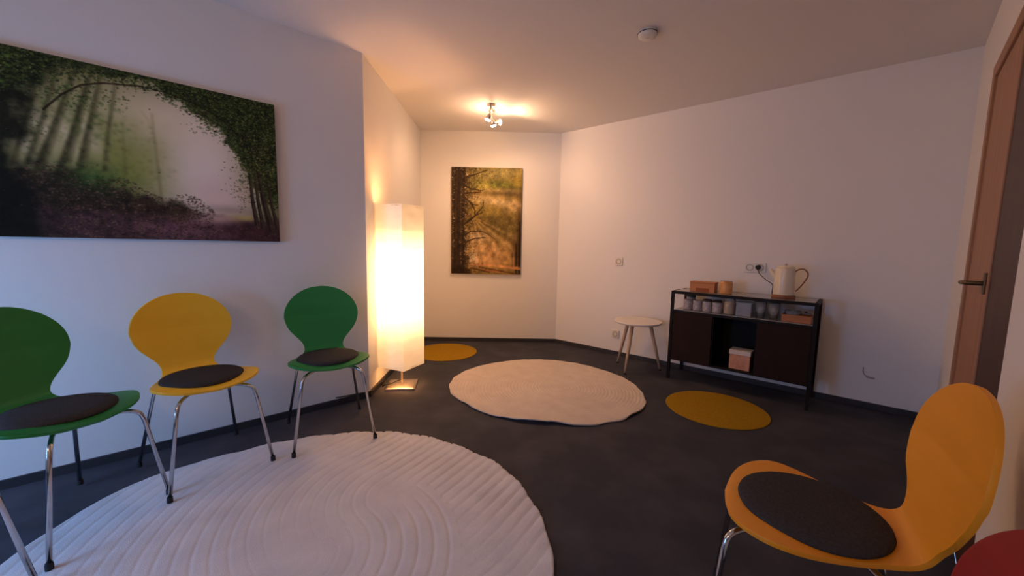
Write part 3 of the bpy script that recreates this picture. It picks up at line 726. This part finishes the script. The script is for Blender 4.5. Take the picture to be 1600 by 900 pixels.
xi0, xi1 = X0+2*r, X1-2*r; yi0, yi1 = YB+.004, YF-.006
bx(bm, xi0, xi1, yi0, yi1, ZS-.018, ZS); bx(bm, xi0, xi1, yi0, yi1, ZB, ZB+.014)
bx(bm, xi0, xi0+.012, yi0, yi1, ZB+.014, ZS-.018); bx(bm, xi1-.012, xi1, yi0, yi1, ZB+.014, ZS-.018)
bx(bm, NX0-.006, NX0+.006, yi0, yi1-.014, ZB+.014, ZS-.018); bx(bm, NX1-.006, NX1+.006, yi0, yi1-.014, ZB+.014, ZS-.018)
bx(bm, xi0+.012, xi1-.012, yi0, yi0+.008, ZB+.014, ZS-.018)
obj('cabinet_body', bm, M_BLACK, sb)
d1 = obj('door', box(xi0+.002, NX0-.002, yi1-.014, yi1+.002, ZB+.005, ZS-.020), M_CABDARK, sb, bevel=.002)
d2 = obj('door', box(NX1+.002, xi1-.002, yi1-.014, yi1+.002, ZB+.005, ZS-.020), M_CABDARK, sb, bevel=.002)
obj('shelf_glass', box(xi0+.002, xi1-.002, YB+2*r+.002, YF-2*r-.002, ZS+.0005, ZS+.005), glassy('shelf_glass', (.85, .87, .87), .6, .08, body=(.55, .54, .53)), sb)
TOPZ = ZT+.001; SHZ = ZS+.0055

# items on top
M_CARD = mat('tan_cardboard', srgb(196, 134, 88), .8, noise=(8, srgb(182, 120, 76), .3, .75))
M_CARD2 = mat('brown_label', srgb(160, 84, 44), .8, noise=(8, srgb(146, 74, 38), .3, .75))
t = wthing('wooden_box', 'flat tan box on the left of the sideboard top', 'box', 1.645, .245, TOPZ)
obj('box_body', box(-.095, .095, -.05, .05, 0, .072), M_CARD, t, bevel=.003)
obj('box_lid', box(-.097, .097, -.052, .052, .0725, .083), M_CARD, t, bevel=.002)
obj('label_patch', box(-.045, .055, .0503, .0515, .004, .032), M_CARD2, t, label='darker brown patch on the box front')
M_AMBER = mat('amber_wax', srgb(222, 148, 78), .35, noise=(14, srgb(238, 184, 116), .35, .7)); M_AMBER.node_tree.nodes['Principled BSDF'].inputs['Transmission Weight'].default_value = .15
t = wthing('candle_jar', 'amber glass jar standing beside the tan box on the sideboard top', 'jar', 1.815, .255, TOPZ)
obj('jar_body', lathe([(0, 0), (.043, 0), (.046, .006), (.046, .085), (.041, .096), (.038, .098), (.036, .092), (.036, .06), (0, .058)], 32), M_AMBER, t, smooth=True)
obj('jar_rim', lathe([(.036, .098), (.042, .098), (.042, .103), (.036, .103)], 32, cap=False), glassy('clear_glass', (.93, .9, .85), .35, .03, body=(.6, .5, .4)), t)
# kettle
M_KET = mat('cream_enamel', srgb(226, 212, 186), .35, noise=(10, srgb(220, 206, 180), .4, .7), coat=.3)
M_KWD = mat('brown_wood_trim', srgb(146, 88, 54), .5, noise=(12, srgb(124, 72, 42), .3, .75, (1, 1, 5)))
t = wthing('electric_kettle', 'cream electric kettle with thin loop handle on the sideboard top', 'kettle', 2.190, .205, TOPZ)
obj('power_base', lathe([(0, 0), (.074, 0), (.076, .004), (.076, .018), (.072, .022), (0, .022)], 40), M_KWD, t)
obj('kettle_body', lathe([(0, .0235), (.066, .0235), (.067, .03), (.064, .12), (.0615, .205), (.059, .224), (0, .224)], 48), M_KET, t, smooth=True)
obj('lid', lathe([(0, .2245), (.057, .2245), (.057, .229), (.050, .234), (.012, .240), (0, .2405)], 40), M_KET, t, smooth=True)
obj('lid_knob', lathe([(0, .240), (.007, .2405), (.009, .250), (.006, .256), (0, .257)], 16), M_SILVER, t, smooth=True)
p = smooth_path([(-.050, 0, .150), (-.068, 0, .168), (-.082, 0, .192), (-.094, 0, .206)], 4)
obj('spout', tube(p, [.022-.011*i/(len(p)-1) for i in range(len(p))], 16), M_KET, t, smooth=True)
p = smooth_path([(.060, 0, .200), (.082, 0, .216), (.110, 0, .218), (.132, 0, .196), (.134, 0, .165), (.112, 0, .115), (.084, 0, .070), (.070, 0, .055)], 6)
obj('handle', tube(p, .0048, 10), M_KWD, t, smooth=True, label='thin brown loop handle')
p = [(-.070, -.02, .012), (-.078, -.04, .03), (-.085, -.09, .085), (-.13, -.125, .115), (-.182, -.155, .155), (-.203, -.155, .190), (-.204, -.16, .209)]
cordk = obj('cord', tube(smooth_path(p, 6), .0032, 8), M_WIRE, t, smooth=True)
bm = tube([(-.2045, -.180, .2125), (-.2045, -.160, .2125), (-.2045, -.150, .2125)], [.019, .019, .014], 20)
obj('plug', bm, M_RUBBER, cordk, smooth=False)

# items on the glass shelf
M_GREYJ = mat('grey_stoneware', srgb(176, 164, 162), .4, noise=(60, srgb(216, 206, 200), .5, .62))
M_DLID = mat('dark_lid', srgb(62, 50, 46), .4, noise=(30, srgb(74, 60, 54), .4, .7))
M_GLID = mat('dark_green_glaze', srgb(56, 84, 66), .35, noise=(30, srgb(70, 96, 78), .4, .7))
def mug(x, y, label, lid=None, h=.085, R=.036):
    t = wthing('storage_jar', label, 'jar', x, y, SHZ, 'small speckled jars on the sideboard shelf')
    obj('jar_body', lathe([(0, 0), (R-.004, 0), (R, .006), (R, h-.008), (R-.003, h), (R-.007, h), (R-.007, h-.02), (0, h-.02)], 28), M_GREYJ, t, smooth=True)
    if lid: obj('jar_lid', lathe([(0, h), (R, h), (R+.0005, h+.005), (R-.004, h+.015), (.008, h+.019), (0, h+.019)], 28), lid, t, smooth=True)
mug(1.542, .285, 'open speckled grey jar, leftmost in the row on the shelf')
mug(1.618, .285, 'second speckled grey jar from the left in the shelf row')
mug(1.693, .285, 'third speckled jar with dark lid in the shelf row', M_DLID)
mug(1.768, .285, 'fourth speckled jar with flat dark lid in the shelf row', M_DLID, .084)
mug(1.540, .200, 'speckled jar with dark green lid behind the shelf row', M_GLID, .098)
M_HON = mat('honey_contents', srgb(196, 150, 84), .4, noise=(20, srgb(216, 176, 108), .35, .7))
M_CLEAR = glassy('clear_jar_glass', (.95, .95, .93), .25, .12, body=(.8, .76, .72))
t = wthing('glass_jar', 'clear glass jar with yellow-brown contents right of the speckled jars', 'jar', 1.858, .285, SHZ)
obj('contents', lathe([(0, .003), (.037, .003), (.040, .01), (.040, .092), (0, .095)], 28), M_HON, t, smooth=True)
obj('jar_body', lathe([(0, 0), (.040, 0), (.0435, .006), (.0435, .105), (.036, .118), (.036, .122)], 28, cap=False), M_CLEAR, t, smooth=True)
t = wthing('plastic_container', 'low clear rectangular container in the middle of the shelf', 'container', 1.960, .262, SHZ)
bm = bmesh.new()
bx(bm, -.052, .052, -.06, .06, 0, .003)
for a in ((-.052, -.049, -.06, .06), (.049, .052, -.06, .06), (-.049, .049, -.06, -.057), (-.049, .049, .057, .06)): bx(bm, *a, .003, .10)
obj('container_body', bm, M_CLEAR, t)
obj('container_lid', box(-.054, .054, -.062, .062, .1002, .106), M_CLEAR, t)
obj('contents', box(-.045, .045, -.052, .052, .0035, .022), mat('brown_sachets', srgb(150, 104, 74), .8, noise=(30, srgb(170, 124, 92), .4, .7)), t)
M_GLS = glassy('drinking_glass', (.94, .95, .95), .30, .12, body=(.85, .84, .83))
def tumbler(x, label):
    t = wthing('drinking_glass', label, 'glass', x, .27, SHZ, 'drinking glasses on the sideboard shelf')
    obj('glass_wall', lathe([(.026, .003), (.028, 0), (.040, .118), (.038, .118), (.0265, .008)], 32, cap=False), M_GLS, t, smooth=True)
    obj('glass_foot', lathe([(0, 0), (.0255, 0), (.0255, .007), (0, .007)], 32), M_GLS, t)
tumbler(2.065, 'clear drinking glass, the left one of two in the sideboard shelf')
tumbler(2.150, 'clear drinking glass, the right one of two, left of the wooden tray')
t = wthing('wooden_tray', 'light brown wooden tray box at the right end of the shelf', 'tray', 2.290, .235, SHZ)
M_TRAY = mat('orange_brown_wood', srgb(190, 122, 72), .6, noise=(8, srgb(170, 104, 58), .3, .75, (1, 5, 5)))
bm = bmesh.new(); bx(bm, -.085, .085, -.06, .085, 0, .006)
for a in ((-.085, -.079, -.06, .085), (.079, .085, -.06, .085), (-.079, .079, -.06, -.054), (-.079, .079, .079, .085)): bx(bm, *a, .006, .050)
obj('tray_body', bm, M_TRAY, t)
t = wthing('glass_bowl', 'small clear glass bowl resting in the wooden tray', 'bowl', 2.262, .235, SHZ+.0065)
obj('bowl_body', lathe([(.02, 0), (.026, .002), (.045, .03), (.052, .066), (.050, .066), (.043, .032), (.024, .006), (0, .005)], 32), M_GLS, t, smooth=True)
t = wthing('glass_dish', 'small clear glass dish with dark knob on the back of the tray', 'dish', 2.335, .19, SHZ+.0505)
# rests across the rear edge of the tray
obj('dish_disc', lathe([(0, 0), (.036, 0), (.038, .003), (.036, .006), (0, .008)], 28), M_GLS, t, smooth=True)
obj('knob', lathe([(0, .008), (.008, .0085), (.010, .016), (0, .019)], 16), M_DLID, t, smooth=True)
# box in the niche
t = wthing('storage_box', 'small pink-brown box with white lid in the dark niche', 'box', 1.965, .285, ZB+.0145)
obj('box_body', box(-.070, .070, -.055, .055, 0, .115), mat('pink_brown_box', srgb(206, 152, 126), .8, noise=(26, srgb(188, 132, 106), .4, .65)), t, bevel=.002)
obj('box_lid', box(-.074, .074, -.059, .059, .1155, .150), mat('white_card_lid', srgb(210, 202, 198), .7, noise=(20, srgb(198, 190, 186), .4, .7)), t, bevel=.002, label='white lid')
